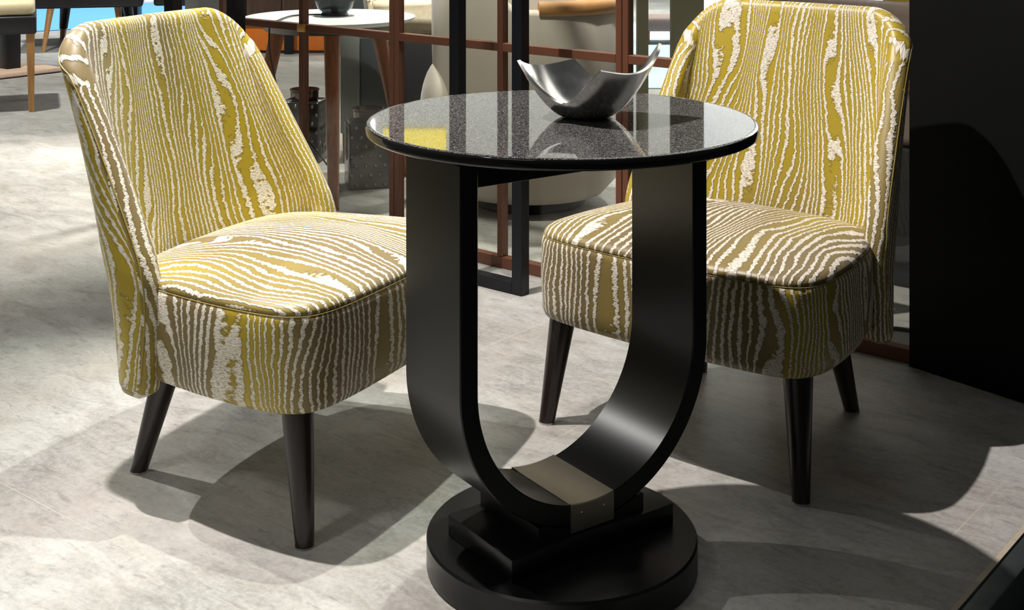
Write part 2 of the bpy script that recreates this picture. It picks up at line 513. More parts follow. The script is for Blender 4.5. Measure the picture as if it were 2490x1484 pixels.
# ------------------------------------------------------------------ glazed partition
PO = Vector((-0.099, 3.974, 0))
def partition(t0, t1, label):
    root = empty('glass_partition', PO + DU * t0, RZ, label, 'glass partition', 'brown framed glass partition sections')
    w = t1 - t0
    H = 1.92; b = 0.021; dp = 0.028
    link('stile', box_me('stile', 0.001, b, -dp / 2, dp / 2, 0, H, 0.0015, 1), M['brown_metal'], root)
    link('stile', box_me('stile', w - b, w - 0.001, -dp / 2, dp / 2, 0, H, 0.0015, 1), M['brown_metal'], root)
    m0 = w / 2 - b / 2; m1 = w / 2 + b / 2
    link('mullion', box_me('mullion', m0, m1, -dp / 2, dp / 2, 0.034, H - 0.03, 0.0015, 1), M['brown_metal'], root)
    zs = [(0.0, 0.034), (0.643, 0.668), (1.27, 1.295), (H - 0.03, H)]
    for i, (z0, z1) in enumerate(zs):
        if i in (0, 3):
            link('rail', box_me('rail', b, w - b, -dp / 2, dp / 2, z0, z1, 0.0015, 1), M['brown_metal'], root)
        else:
            for x0, x1 in ((b, m0), (m1, w - b)):
                link('glazing_bar', box_me('glazing_bar', x0, x1, -dp / 2, dp / 2, z0, z1, 0.0015, 1), M['brown_metal'], root)
    for (z0, z1) in ((0.034, 0.643), (0.668, 1.27), (1.295, H - 0.03)):
        for x0, x1 in ((b, m0), (m1, w - b)):
            link('pane', box_me('pane', x0, x1, 0.004, 0.008, z0, z1), M['glass'], root)
    return root
partition(-1.217, -0.345, 'brown framed glass partition section in front of the round white table')
partition(-0.345, 0.528, 'brown framed glass partition section behind the round granite table')
partition(0.528, 1.40, 'brown framed glass partition section behind the armchair beside the black wall')
pa = Vector(PO + DU * -0.772)
cl = link('corner_clip', box_me('corner_clip', -0.018, 0.018, -0.006, 0.004, -0.013, 0.013, 0.002), plain('brass_clip', (0.75, 0.42, 0.13), 0.4, 0.5))
cl.location = pa - DN * 0.018 + Vector((0, 0, 0.6555)); cl.rotation_euler = (0, 0, RZ)
tag(cl, 'small gold clip on the crossing of brown partition bars', 'clip')

# ------------------------------------------------------------------ black metal stands
def stand(p_left, width, label, post=0.036):
    root = empty('metal_stand', p_left, RZ, label, 'stand', 'black metal stands')
    H = 1.6
    link('post', box_me('post', -post / 2, post / 2, -post / 2, post / 2, 0, H, 0.002, 1), M['black_metal'], root)
    link('post', box_me('post', width - post / 2, width + post / 2, -post / 2, post / 2, 0, H, 0.002, 1), M['black_metal'], root)
    link('base_bar', box_me('base_bar', post / 2, width - post / 2, -post / 2, post / 2, 0, 0.034, 0.002, 1), M['black_metal'], root)
    link('top_bar', box_me('top_bar', post / 2, width - post / 2, -post / 2, post / 2, H - 0.034, H, 0.002, 1), M['black_metal'], root)
    return root
stand(Vector((-0.157, 3.80, 0)), 0.232, 'black metal stand frame behind the round granite table')
stand(Vector((-1.20, 4.66, 0)), 0.345, 'black metal stand frame behind the armchair left of the table', 0.046)

# ------------------------------------------------------------------ round side table
TC = Vector((0.083, 2.2, 0))
TP = Vector((0.822, 0.569, 0)).normalized()
TRZ = math.atan2(TP.y, TP.x)
tb = empty('side_table', TC, TRZ, 'round side table with black granite top on a black bent U-shaped frame', 'table')
# local x = U plane, local y = band width
A_OUT, TH, HB = 0.253, 0.033, 0.0823
Z_B, Z_T = 0.100, 0.705
bm = bmesh.new()
def uprof(off):
    R = A_OUT - off
    zc = Z_B + A_OUT
    pts = [(-R, Z_T)]
    for k in range(1, 9): pts.append((-R, Z_T + (zc - Z_T) * k / 9))
    for k in range(65):
        an = pi + pi * k / 64
        pts.append((R * cos(an), zc + R * sin(an)))
    for k in range(1, 10): pts.append((R, zc + (Z_T - zc) * k / 9))
    return pts
po, pi_ = uprof(0), uprof(TH)
bv = 0.002
po2, pi2 = uprof(bv), uprof(TH - bv)
n = len(po)
rings = []
for i in range(n):
    rings.append([(po[i][0], -HB + bv, po[i][1]), (po2[i][0], -HB, po2[i][1]), (pi2[i][0], -HB, pi2[i][1]), (pi_[i][0], -HB + bv, pi_[i][1]),
                  (pi_[i][0], HB - bv, pi_[i][1]), (pi2[i][0], HB, pi2[i][1]), (po2[i][0], HB, po2[i][1]), (po[i][0], HB - bv, po[i][1])])
loft(bm, rings)
link('bent_frame', finish(bm, 'bent_frame', True, 30), M['black_satin'], tb)
link('base', lathe('base', [(0, 0), (0.2225, 0), (0.2255, 0.003), (0.2255, 0.049), (0.2225, 0.053), (0, 0.053)], 128), M['black_satin'], tb)
link('plinth', box_me('plinth', -0.166, 0.166, -0.093, 0.093, 0.053, 0.0895, 0.0025), M['black_satin'], tb)
# cradle block following the underside of the U
bm = bmesh.new()
ra, rb = [], []
pts = [(-0.1075, 0.0895), (-0.1075, 0.118)]
for k in range(-20, 21):
    x = 0.105 * k / 20
    pts.append((x, min(0.118, Z_B + A_OUT - sqrt(A_OUT ** 2 - x * x)) - 0.0005))
pts += [(0.1075, 0.118), (0.1075, 0.0895)]
loft(bm, [[(x, -HB - 0.001, z) for x, z in pts], [(x, HB + 0.001, z) for x, z in pts]])
link('cradle_block', finish(bm, 'cradle_block', True, 20), M['black_satin'], tb)
link('apron', box_me('apron', -0.2195, 0.2195, -0.012, 0.012, 0.65, 0.7045, 0.0015), M['black_satin'], tb)
link('support_plate', box_me('support_plate', -0.235, 0.235, -0.068, 0.068, 0.705, 0.722, 0.002), M['black_satin'], tb)
top = link('table_top', lathe('table_top', [(0, 0.722), (0.3225, 0.722), (0.3225, 0.7382), (0.3240, 0.7388), (0.3222, 0.74), (0, 0.74)], 192, 50), M['granite'], tb)
tag(top, 'polished black granite table top')
eb = link('shaded_edge', lathe_ring('shaded_edge', [(0.3226, 0.7221), (0.3250, 0.7236), (0.326, 0.7262), (0.326, 0.7350), (0.3254, 0.7372), (0.3241, 0.7387), (0.3226, 0.7381)], 192), M['granite_edge'], top)
tag(eb, 'rounded granite edge with its shade painted in')
# steel plate wrapped over the foot of the U
bm = bmesh.new()
zi = lambda x: Z_B + A_OUT - sqrt((A_OUT - TH) ** 2 - x * x) + 0.0004
prs = []
for k in range(13):
    x = -0.044 + 0.088 * k / 12
    z = zi(x)
    e = 0.0016
    prs.append([(x, HB + e, z - 0.040), (x, HB + e, z), (x, HB, z + e), (x, -HB, z + e), (x, -HB - e, z), (x, -HB - e, 0.0925),
                (x, -HB - 0.0001, 0.0925), (x, -HB - 0.0001, z), (x, HB + 0.0001, z), (x, HB + 0.0001, z - 0.040)])
loft(bm, prs)
pl = link('metal_plate', finish(bm, 'metal_plate', True, 30), M['steel'], tb)
tag(pl, 'brushed steel plate over the foot of the frame')
for sx in (-0.022, 0.024):
    s = link('screw', lathe('screw', [(0, 0), (0.0022, 0), (0.0018, 0.0012), (0, 0.0015)], 16), M['glide'], pl)
    s.location = (sx, -HB - 0.0016, 0.121); s.rotation_euler = (radians(90), 0, 0)

# ------------------------------------------------------------------ bowl
def bowl():
    N, K = 144, 18
    aR, aB, aL, aF = 4, 98, 181, 279
    def hrim(deg):
        d = deg % 360
        if d < aR: d += 360
        if d < aB:                         # dip R-B
            f = (d - aR) / (aB - aR); e0, e1, c, pw = 0.122, 0.083, 0.50, 1.7
        elif d < aL:                       # high B-L
            f = (d - aB) / (aL - aB); return 0.083 + 0.012 * f - 0.012 * sin(pi * f)
        elif d < aF:                       # dip L-F
            f = (d - aL) / (aF - aL); e0, e1, c, pw = 0.095, 0.092, 0.58, 1.6
        else:                              # high F-R
            f = (d - aF) / (aR + 360 - aF); return 0.092 - 0.010 * sin(pi * min(1, f * 1.1)) + 0.030 * f ** 4
        g = (f - c) / c if f < c else (f - c) / (1 - c)
        e = e0 if f < c else e1
        return 0.031 + (e - 0.031) * abs(g) ** pw
    rr = lambda z: 0.033 + 0.086 * (max(z, 0) / 0.1) ** 0.58
    bm = bmesh.new()
    th = 0.0042
    # sample rim angles densely incl. exact corners
    angs = sorted(set([i * 360 / N for i in range(N)] + [aR, aB, aL, aF]))
    outer, inner = [], []
    rings = [[(1e-3 * cos(radians(a)), 1e-3 * sin(radians(a)), 0.0) for a in angs], [(0.030 * cos(radians(a)), 0.030 * sin(radians(a)), 0.0) for a in angs]]
    for k in range(1, K + 1):
        f = (k / K) ** 1.35
        rings.append([(rr(hrim(a) * f) * cos(radians(a)), rr(hrim(a) * f) * sin(radians(a)), hrim(a) * f) for a in angs])
    # rounded lip and inner wall
    for k in range(K, 0, -1):
        f = (k / K) ** 1.35
        rings.append([((rr(hrim(a) * f) - th * 1.25) * cos(radians(a)), (rr(hrim(a) * f) - th * 1.25) * sin(radians(a)), hrim(a) * f + th * 0.35 + 0.003 * (1 - f)) for a in angs])
    rings.append([(0.02 * cos(radians(a)), 0.02 * sin(radians(a)), th) for a in angs])
    rings.append([(1e-3 * cos(radians(a)), 1e-3 * sin(radians(a)), th) for a in angs])
    loft(bm, rings)
    bm.faces.index_update()
    nring = len(angs)
    bm.faces.ensure_lookup_table()
    for fc in bm.faces:
        if fc.index >= (K + 1) * nring: fc.material_index = 1
    o = link('bowl', finish(bm, 'bowl', True, 50), M['bowl'])
    o.data.materials.append(M['bowl_inside'])
    o.location = (0.125, 2.225, 0.7402)
    return tag(o, 'polished metal bowl with four pointed corners standing on the granite table', 'bowl')
bowl()

# ------------------------------------------------------------------ armchair
def uvset(bm, f, uvl, uvs):
    for l, q in zip(f.loops, uvs):
        l[uvl].uv = q

def seat_outline(n=160):
    """plan outline of the seat, counterclockwise from front centre"""
    half = [(0.0, -0.050), (0.10, -0.047), (0.20, -0.040), (0.265, -0.028), (0.302, -0.004), (0.321, 0.038), (0.324, 0.10), (0.318, 0.18),
            (0.305, 0.26), (0.286, 0.34), (0.252, 0.405), (0.18, 0.448), (0.08, 0.462), (0.0, 0.464)]
    pts = [Vector((x, y, 0)) for x, y in half]
    pts = pts + [Vector((-p.x, p.y, 0)) for p in reversed(pts[1:-1])]
    m = len(pts)
    dense = []
    for i in range(m):
        a, b, c, d = pts[i - 1], pts[i], pts[(i + 1) % m], pts[(i + 2) % m]
        for k in range(16):
            t = k / 16
            dense.append(0.5 * ((2 * b) + (c - a) * t + (2 * a - 5 * b + 4 * c - d) * t * t + (3 * b - a - 3 * c + d) * t ** 3))
    # resample by arc length
    L = [0]
    for i in range(len(dense)):
        L.append(L[-1] + (dense[(i + 1) % len(dense)] - dense[i]).length)
    out, tot, j = [], L[-1], 0
    for i in range(n):
        s = tot * i / n
        while L[j + 1] < s: j += 1
        f = (s - L[j]) / (L[j + 1] - L[j])
        out.append(dense[j].lerp(dense[(j + 1) % len(dense)], f))
    return out, tot

OUT, OUTL = seat_outline()
ZS0, ZS1, ZCR = 0.222, 0.396, 0.446

def inset(f_in):
    """outline moved inward by a distance"""
    n = len(OUT)
    r = []
    for i in range(n):
        tdir = (OUT[(i + 1) % n] - OUT[i - 1]).normalized()
        nin = Vector((-tdir.y, tdir.x, 0))
        r.append(OUT[i] + nin * f_in)
    return r

def seat_band_mesh():
    bm = bmesh.new()
    uvl = bm.loops.layers.uv.new('UVMap')
    lev = [(0.045, ZS0), (0.02, ZS0 + 0.001), (0.007, ZS0 + 0.007), (0.001, ZS0 + 0.02), (0.0, ZS0 + 0.05), (-0.002, ZS0 + 0.09), (-0.001, ZS0 + 0.13), (0.0, ZS1 - 0.014), (0.003, ZS1 - 0.003), (0.007, ZS1)]
    n = len(OUT)
    vr = [[bm.verts.new((p.x, p.y, z)) for p in inset(d)] for d, z in lev]
    vv = [0]
    for (d0, z0), (d1, z1) in zip(lev, lev[1:]):
        vv.append(vv[-1] + sqrt((d1 - d0) ** 2 + (z1 - z0) ** 2))
    for k in range(len(lev) - 1):
        for i in range(n):
            j = (i + 1) % n
            f = bm.faces.new((vr[k][i], vr[k][j], vr[k + 1][j], vr[k + 1][i]))
            u0, u1 = OUTL * i / n, OUTL * (i + 1) / n
            uvset(bm, f, uvl, ((u0, vv[k]), (u1, vv[k]), (u1, vv[k + 1]), (u0, vv[k + 1])))
    bm.faces.new(list(reversed(vr[0])))
    return finish(bm, 'seat_band', True, 60)

def seat_top_mesh():
    bm = bmesh.new()
    uvl = bm.loops.layers.uv.new('UVMap')
    n = len(OUT)
    C = Vector((0, 0.215, 0))
    vr = []
    prof = [(0.006, 0.0), (0.004, 0.004), (0.008, 0.011), (0.016, 0.0175)]
    for d, dz in prof:
        vr.append([bm.verts.new((p.x, p.y, ZS1 + dz - 0.001)) for p in inset(d)])
    base = inset(0.016)
    R = 14
    for k in range(1, R):
        f = 1 - k / R
        h = ZS1 + 0.0165 + (ZCR - ZS1 - 0.0165) * (1 - f ** 2.2)
        vr.append([bm.verts.new((C.x + (p.x - C.x) * f, C.y + (p.y - C.y) * f, h)) for p in base])
    cv = bm.verts.new((C.x, C.y, ZCR))
    for a, b in zip(vr, vr[1:]):
        for i in range(n):
            j = (i + 1) % n
            bm.faces.new((a[i], a[j], b[j], b[i]))
    for i in range(n):
        bm.faces.new((vr[-1][i], vr[-1][(i + 1) % n], cv))
    for f in bm.faces:
        uvset(bm, f, uvl, [(l.vert.co.x, l.vert.co.y) for l in f.loops])
    return finish(bm, 'seat_cushion', True, 70)

def lerp_tab(tab, z):
    if z <= tab[0][0]: return tab[0][1]
    for (a, va), (b, vb) in zip(tab, tab[1:]):
        if z <= b: return va + (vb - va) * (z - a) / (b - a)
    return tab[-1][1]

BZ0, BZ1, BT = 0.215, 0.842, 0.052
_tab = {}
def plan_row(zi):
    """plan curve of the mid surface at height index zi, resampled evenly by arc length"""
    if zi in _tab: return _tab[zi]
    z = BZ0 + (BZ1 - BZ0) * zi / 120
    w = lerp_tab([(0.215, 0.292), (0.42, 0.290), (0.60, 0.274), (0.842, 0.254)], z)
    yf = lerp_tab([(0.215, 0.346), (0.34, 0.336), (0.40, 0.340), (0.44, 0.352), (0.48, 0.372), (0.80, 0.553), (0.842, 0.572)], z)
    yb = lerp_tab([(0.215, 0.462), (0.42, 0.508), (0.62, 0.556), (0.842, 0.606)], z)
    e = lerp_tab([(0.215, 0.92), (0.45, 0.76), (0.842, 1.0)], z)
    fine = []
    for k in range(401):
        an = pi / 2 * k / 400
        fine.append(Vector((w * sin(an) ** e, yf + (yb - yf) * max(0.0, cos(an)) ** e, z)))
    L = [0]
    for p, q in zip(fine, fine[1:]): L.append(L[-1] + (q - p).length)
    row, j = [], 0
    for i in range(101):
        s_ = L[-1] * i / 100
        while j < 399 and L[j + 1] < s_: j += 1
        row.append(fine[j].lerp(fine[j + 1], (s_ - L[j]) / max(1e-9, L[j + 1] - L[j])))
    _tab[zi] = row
    return row

def back_mid(q, v):
    """mid surface of the wrap-round back; q across -1..1 (arc fraction), v up 0..1"""
    aq = abs(q)
    q0 = 0.66
    vmax = 1.0 - (0.155 * (1 - sqrt(max(0.0, 1 - ((aq - q0) / (1 - q0)) ** 2))) if aq > q0 else 0)
    return back_surf(aq if q >= 0 else -aq, v * vmax * 120)

def back_vmax(q):
    aq = abs(q); q0 = 0.66
    return 1.0 - (0.155 * (1 - sqrt(max(0.0, 1 - ((aq - q0) / (1 - q0)) ** 2))) if aq > q0 else 0)

def back_norm(q, v):
    f = max(0.6, min(119.4, v * back_vmax(q) * 120))
    q = max(-0.985, min(0.985, q))
    du = back_surf(q + 0.012, f) - back_surf(q - 0.012, f)
    dv = back_surf(q, f + 0.5) - back_surf(q, f - 0.5)
    n = du.cross(dv).normalized()
    return n if n.dot(back_surf(q, f) - Vector((0, 0.25, 0.45))) > 0 else -n

def back_surf(q, f):
    aq = abs(q)
    k = min(119, int(f)); fz = f - k
    i = min(99, int(aq * 100)); fi = aq * 100 - i
    a, b = plan_row(k), plan_row(k + 1)
    p = a[i].lerp(a[i + 1], fi).lerp(b[i].lerp(b[i + 1], fi), fz)
    return Vector((p.x if q >= 0 else -p.x, p.y, p.z))

def backrest_mesh():
    NU, NV = 88, 44
    bm = bmesh.new()
    uvl = bm.loops.layers.uv.new('UVMap')
    us = []
    for i in range(NU + 1):
        h = -1 + 2 * i / NU
        us.append(0.55 * h + 0.45 * sin(h * pi / 2))
    us[0], us[-1] = -1.0, 1.0
    HALF = sum((back_mid((k + 1) / 100, 0.45) - back_mid(k / 100, 0.45)).length for k in range(100))
    P = [[back_mid(u, k / NV) for u in us] for k in range(NV + 1)]
    Nn = [[back_norm(u, k / NV) for u in us] for k in range(NV + 1)]
    flip = 1
    hf = BT / 2
    UA = [HALF * u for u in us]
    VA = [(BZ1 - BZ0) * k / NV for k in range(NV + 1)]
    inn = [[bm.verts.new(P[k][i] - Nn[k][i] * flip * hf) for i in range(NU + 1)] for k in range(NV + 1)]
    outv = [[bm.verts.new(P[k][i] + Nn[k][i] * flip * hf) for i in range(NU + 1)] for k in range(NV + 1)]
    for k in range(NV):
        for i in range(NU):
            q = ((UA[i], VA[k]), (UA[i + 1], VA[k]), (UA[i + 1], VA[k + 1]), (UA[i], VA[k + 1]))
            f = bm.faces.new((inn[k][i], inn[k][i + 1], inn[k + 1][i + 1], inn[k + 1][i]))
            uvset(bm, f, uvl, q)
            f = bm.faces.new((outv[k][i], outv[k][i + 1], outv[k + 1][i + 1], outv[k + 1][i]))
            uvset(bm, f, uvl, [(a + 1.3, b + 0.4) for a, b in q])
    # rim
    loop = [(0, i) for i in range(NU + 1)] + [(k, NU) for k in range(1, NV + 1)] + [(NV, i) for i in range(NU - 1, -1, -1)] + [(k, 0) for k in range(NV - 1, 0, -1)]
    S = 6
    rows = []
    pip_in, pip_out = [], []
    for li, (k, i) in enumerate(loop):
        nn = Nn[k][i]
        (ka, ia), (kb, ib) = loop[li - 1], loop[(li + 1) % len(loop)]
        tg = (P[kb][ib] - P[ka][ia]).normalized()
        e = tg.cross(nn).normalized()
        if li == 0: esign = 1 if e.z < 0 or e.dot(P[0][0] - P[0][2]) > 0 else -1
        e = e * esign
        row = [inn[k][i]]
        for s in range(1, S):
            an = pi * s / S
            row.append(bm.verts.new(P[k][i] - nn * hf * cos(an) + e * hf * 0.72 * (sin(an) ** 0.75)))
        row.append(outv[k][i])
        rows.append(row)
        if k > 0:
            pip_in.append(P[k][i] - nn * hf * 0.93 + e * hf * 0.30)
            pip_out.append(P[k][i] + nn * hf * 0.93 + e * hf * 0.30)
    m = len(rows)
    for a in range(m):
        b = (a + 1) % m
        (k0, i0), (k1, i1) = loop[a], loop[b]
        side = (i0 == i1 and i0 in (0, NU))
        for s in range(S):
            f = bm.faces.new((rows[a][s], rows[b][s], rows[b][s + 1], rows[a][s + 1]))
            o0, o1 = BT * 1.2 * s / S, BT * 1.2 * (s + 1) / S
            if side:
                sg = 1 if i0 == NU else -1
                q = ((UA[i0] + sg * o0, VA[k0]), (UA[i0] + sg * o0, VA[k1]), (UA[i0] + sg * o1, VA[k1]), (UA[i0] + sg * o1, VA[k0]))
            else:
                q = ((UA[i0], VA[k0] + o0), (UA[i1], VA[k1] + o0), (UA[i1], VA[k1] + o1), (UA[i0], VA[k0] + o1))
            uvset(bm, f, uvl, q)
    me = finish(bm, 'backrest', True, 80)
    return me, pip_in, pip_out

def make_chair():
    root = empty('armchair')
    link('seat_band', seat_band_mesh(), M['fabric_band'], root)
    cu = link('seat_cushion', seat_top_mesh(), M['fabric_seat'], root)
    n = len(OUT)
    ring = inset(0.0035) + [inset(0.0035)[0]]
    link('seam', tube('seam', [Vector((p.x, p.y, ZS1 - 0.001)) for p in ring], 0.0009, 6), M['piping'], cu)
    me, pin, pout = backrest_mesh()
    bk = link('backrest', me, M['fabric_back'], root)
    tops = [p for p in pin]
    # only the visible runs of the seams: side edges and top
    link('piping', tube('piping', pout, 0.0015, 6), M['piping'], bk)
    for sx in (-1, 1):
        for (t, f, r0, r1) in (((0.27, 0.03, 0.226), (0.2915, 0.0, 0.003), 0.0285, 0.0165), ((0.165, 0.395, 0.226), (0.187, 0.455, 0.003), 0.0285, 0.0165)):
            lg = link('leg', taper('leg', (sx * t[0], t[1], t[2]), (sx * f[0], f[1], f[2]), r0, r1, 32), M['leg_wood'], root)
            g = link('foot_glide', lathe('foot_glide', [(0, 0), (0.0165, 0), (0.0175, 0.001), (0.0175, 0.003), (0, 0.003)], 24), M['glide'], lg)
            g.location = (sx * f[0], f[1], 0.0)
    return root

ch1 = make_chair()
ch1.location = (-0.229, 2.515, 0); ch1.rotation_euler = (0, 0, math.atan2(0.90, 0.43))
tag(ch1, 'gold and ivory moire armchair seen side-on, its back towards the blue carpet', 'armchair', 'gold moire armchairs')
ch2 = copy_tree(ch1)
for c in ch2.children:                                 # second back: painted sheen shifts gold to taupe the other way
    if c.name.startswith('backrest'):
        c.data = c.data.copy()
        c.data.materials.clear(); c.data.materials.append(M['fabric_back_olive'])
ch2.location = (0.302, 2.595, 0); ch2.rotation_euler = (0, 0, math.atan2(-0.622, 0.782))
tag(ch2, 'gold and ivory moire armchair facing front, beside the black wall', 'armchair', 'gold moire armchairs')

# ------------------------------------------------------------------ lounge behind the partition
# round white table
wt = empty('lounge_table', (-0.685, 4.95, 0), 0, 'round white table on splayed walnut legs behind the glass', 'table')
link('table_top', lathe('table_top', [(0, 0.628), (0.300, 0.628), (0.318, 0.640), (0.320, 0.645), (0, 0.645)], 96), M['white_top'], wt)
link('underframe', lathe('underframe', [(0, 0.598), (0.24, 0.598), (0.262, 0.6275), (0, 0.6275)], 64), M['dark_rim'], wt)
for an in (-80, 165, 38):
    c, s = cos(radians(an)), sin(radians(an))
    link('leg', taper('leg', (0.21 * c, 0.21 * s, 0.60), (0.345 * c, 0.345 * s, 0), 0.030, 0.019, 20), M['walnut'], wt)
# smoky glass lamp
lp = empty('table_lamp', (-0.672, 4.987, 0.6455), 0, 'smoky glass globe lamp standing on the round white table', 'lamp')
link('base', lathe('base', [(0, 0), (0.050, 0), (0.052, 0.004), (0.048, 0.012), (0, 0.012)], 48), M['cable'], lp)
link('globe', lathe('globe', [(0.046, 0.0125), (0.066, 0.03), (0.076, 0.06), (0.074, 0.10), (0.058, 0.145), (0.040, 0.17), (0.037, 0.168), (0.055, 0.143), (0.071, 0.10), (0.073, 0.06), (0.063, 0.032), (0.044, 0.015)], 48), M['smoke_glass'], lp)
link('lamp_holder', lathe('lamp_holder', [(0, 0.0125), (0.014, 0.0125), (0.014, 0.06), (0.02, 0.062), (0.02, 0.10), (0, 0.10)], 24), M['black_metal'], lp)
cpts = spline([(-0.05, 0, 0.004), (-0.10, -0.01, 0.004), (-0.15, -0.05, 0.004), (-0.168, -0.14, 0.004), (-0.171, -0.225, 0.005), (-0.178, -0.30, 0.004), (-0.185, -0.336, -0.01), (-0.18, -0.338, -0.12), (-0.14, -0.30, -0.30), (-0.06, -0.27, -0.42), (0.03, -0.24, -0.55), (0.04, -0.1, -0.641)], 8)
link('power_cord', tube('power_cord', cpts, 0.003), M['cable'], lp)
# lanterns
def lantern_mesh_body(w, dpt, h):
    bm = bmesh.new()
    uvl = bm.loops.layers.uv.new('UVMap')
    obox(bm, (0, 0, h / 2), (1, 0, 0), (0, 1, 0), (0, 0, 1), w / 2, dpt / 2, h / 2)
    bmesh.ops.bevel(bm, geom=list(bm.edges), offset=0.010, segments=4, profile=0.5, affect='EDGES')
    for f in bm.faces:
        nx = abs(f.normal.x) > abs(f.normal.y)
        uvset(bm, f, uvl, [((l.vert.co.y if nx else l.vert.co.x), l.vert.co.z) for l in f.loops])
    return finish(bm, 'body')
ln = empty('lantern', (-0.545, 4.99, 0), radians(14), 'dimpled dark glass lantern under the round white table', 'lantern', 'dimpled glass lanterns')
link('body', lantern_mesh_body(0.165, 0.14, 0.25), M['dimple'], ln)
link('neck', lathe('neck', [(0.052, 0.2505), (0.058, 0.260), (0.058, 0.286), (0.061, 0.289), (0.061, 0.295), (0.055, 0.295), (0.050, 0.285), (0.046, 0.2505)], 40), M['amber'], ln)
l2 = copy_tree(ln)
l2.location = (-0.862, 5.47, 0); l2.rotation_euler = (0, 0, radians(-8))
tag(l2, 'dimpled dark glass lantern on the floor beyond the round white table', 'lantern', 'dimpled glass lanterns')

# slate chair
sc = empty('slate_chair', (-0.585, 5.42, 0), 0, 'dark slate leather chair behind the round white table', 'chair')
bm = bmesh.new()
loft(bm, [[(-0.039, -0.02, z0), (x1, -0.02, z0), (x1, 0.25, z0), (-0.039, 0.25, z0)] for z0, x1 in ((0.12, 0.125), (0.30, 0.07), (0.52, 0.015))])
bmesh.ops.bevel(bm, geom=list(bm.edges), offset=0.008, segments=2, affect='EDGES')
link('seat', finish(bm, 'seat'), M['slate'], sc)
link('reflection_panel', box_me('reflection_panel', -0.12, -0.04, -0.02, 0.25, 0.12, 0.56, 0.006), M['glass_reflection'], sc)  # lighter strip standing in for a reflection in the glass
bm = bmesh.new()
loft(bm, [[(-0.115 + o, 0.10, z0), (-0.07 + o, 0.10, z0), (-0.07 + o, 0.25, z0), (-0.115 + o, 0.25, z0)] for z0, o in ((0.5, 0.05), (0.9, 0.0))])
link('backrest', finish(bm, 'backrest'), M['slate'], sc)
for x in (-0.10, 0.09):
    for y in (0.0, 0.22):
        link('leg', taper('leg', (x, y, 0.121), (x, y, 0), 0.014, 0.010, 12), M['walnut'], sc)

# black lounge sofa with cream wool seat
bs = empty('black_sofa', (-0.33, 6.02, 0), 0, 'black leather sofa with a cream wool seat cushion behind the glass', 'sofa')
link('sofa_base', box_me('sofa_base', -0.33, 0.45, -0.30, 0.40, 0.06, 0.485, 0.03, 3), M['black_leather'], bs)
bm = bmesh.new()
obox(bm, (0.06, 0.05, 0.585), (1, 0, 0), (0, 1, 0), (0, 0, 1), 0.385, 0.33, 0.098)
bmesh.ops.bevel(bm, geom=list(bm.edges), offset=0.05, segments=4, affect='EDGES')
bmesh.ops.subdivide_edges(bm, edges=list(bm.edges), cuts=3, use_grid_fill=True)
for v_ in bm.verts: v_.co += Vector((rnd.uniform(-1, 1), rnd.uniform(-1, 1), rnd.uniform(-1, 1))) * 0.004
link('seat_cushion', finish(bm, 'seat_cushion', True, 180), M['cream_fur'], bs)
for x in (-0.28, 0.40):
    for y in (-0.25, 0.35):
        link('foot', taper('foot', (x, y, 0.061), (x, y, 0), 0.02, 0.018, 12), M['black_metal'], bs)

# beige tub armchair right behind the partition
tu = empty('tub_chair', (0.06, 4.74, 0), 0, 'large beige velvet tub chair with caramel rim behind the glass', 'armchair')
def tub_h(deg):
    d = abs((deg - 190 + 180) % 360 - 180)
    s = max(0, min(1, (d - 35) / 40)); s = s * s * (3 - 2 * s)
    return 0.92 + (0.70 - 0.92) * s
bm = bmesh.new()
NA = 192
prof = [(0.20, 0.045), (0.27, 0.05), (0.315, 0.10), (0.335, 0.25), (0.348, 0.5), (0.352, 0.8)]
rings = []
for r, zf in prof:
    rings.append([(r * cos(2 * pi * i / NA), r * sin(2 * pi * i / NA), zf if zf < 0.3 else 0.25 + (tub_h(360 * i / NA) - 0.25) * (zf - 0.25) / 0.55) for i in range(NA)])
for r, dz in ((0.340, 0.014), (0.310, 0.018), (0.285, 0.006)):
    rings.append([(r * cos(2 * pi * i / NA), r * sin(2 * pi * i / NA), tub_h(360 * i / NA) + dz) for i in range(NA)])
rings.append([(0.27 * cos(2 * pi * i / NA), 0.27 * sin(2 * pi * i / NA), 0.40) for i in range(NA)])
loft(bm, rings)
link('shell', finish(bm, 'shell', True, 60), M['beige'], tu)
link('seat_cushion', lathe('seat_cushion', [(0, 0.401), (0.25, 0.401), (0.266, 0.42), (0.25, 0.47), (0.15, 0.485), (0, 0.488)], 64), M['beige'], tu)
rim = []
for i in range(0, 121):
    an = -85 + 150 * i / 120
    rim.append(Vector((0.330 * cos(radians(an)), 0.330 * sin(radians(an)), tub_h(an) + 0.018)))
link('top_rim', tube('top_rim', rim, 0.030, 12), M['caramel'], tu)
bm = bmesh.new()
bmesh.ops.create_uvsphere(bm, u_segments=32, v_segments=20, radius=1)
for v_ in bm.verts: v_.co = Vector((v_.co.x * 0.09, v_.co.y * 0.2, v_.co.z * 0.19))
ar = link('arm', finish(bm, 'arm'), M['beige'], tu)
ar.location = (-0.30, -0.02, 0.335)
link('swivel_base', lathe('swivel_base', [(0, 0), (0.20, 0), (0.205, 0.01), (0.03, 0.02), (0.03, 0.045), (0, 0.045)], 48), M['black_metal'], tu)

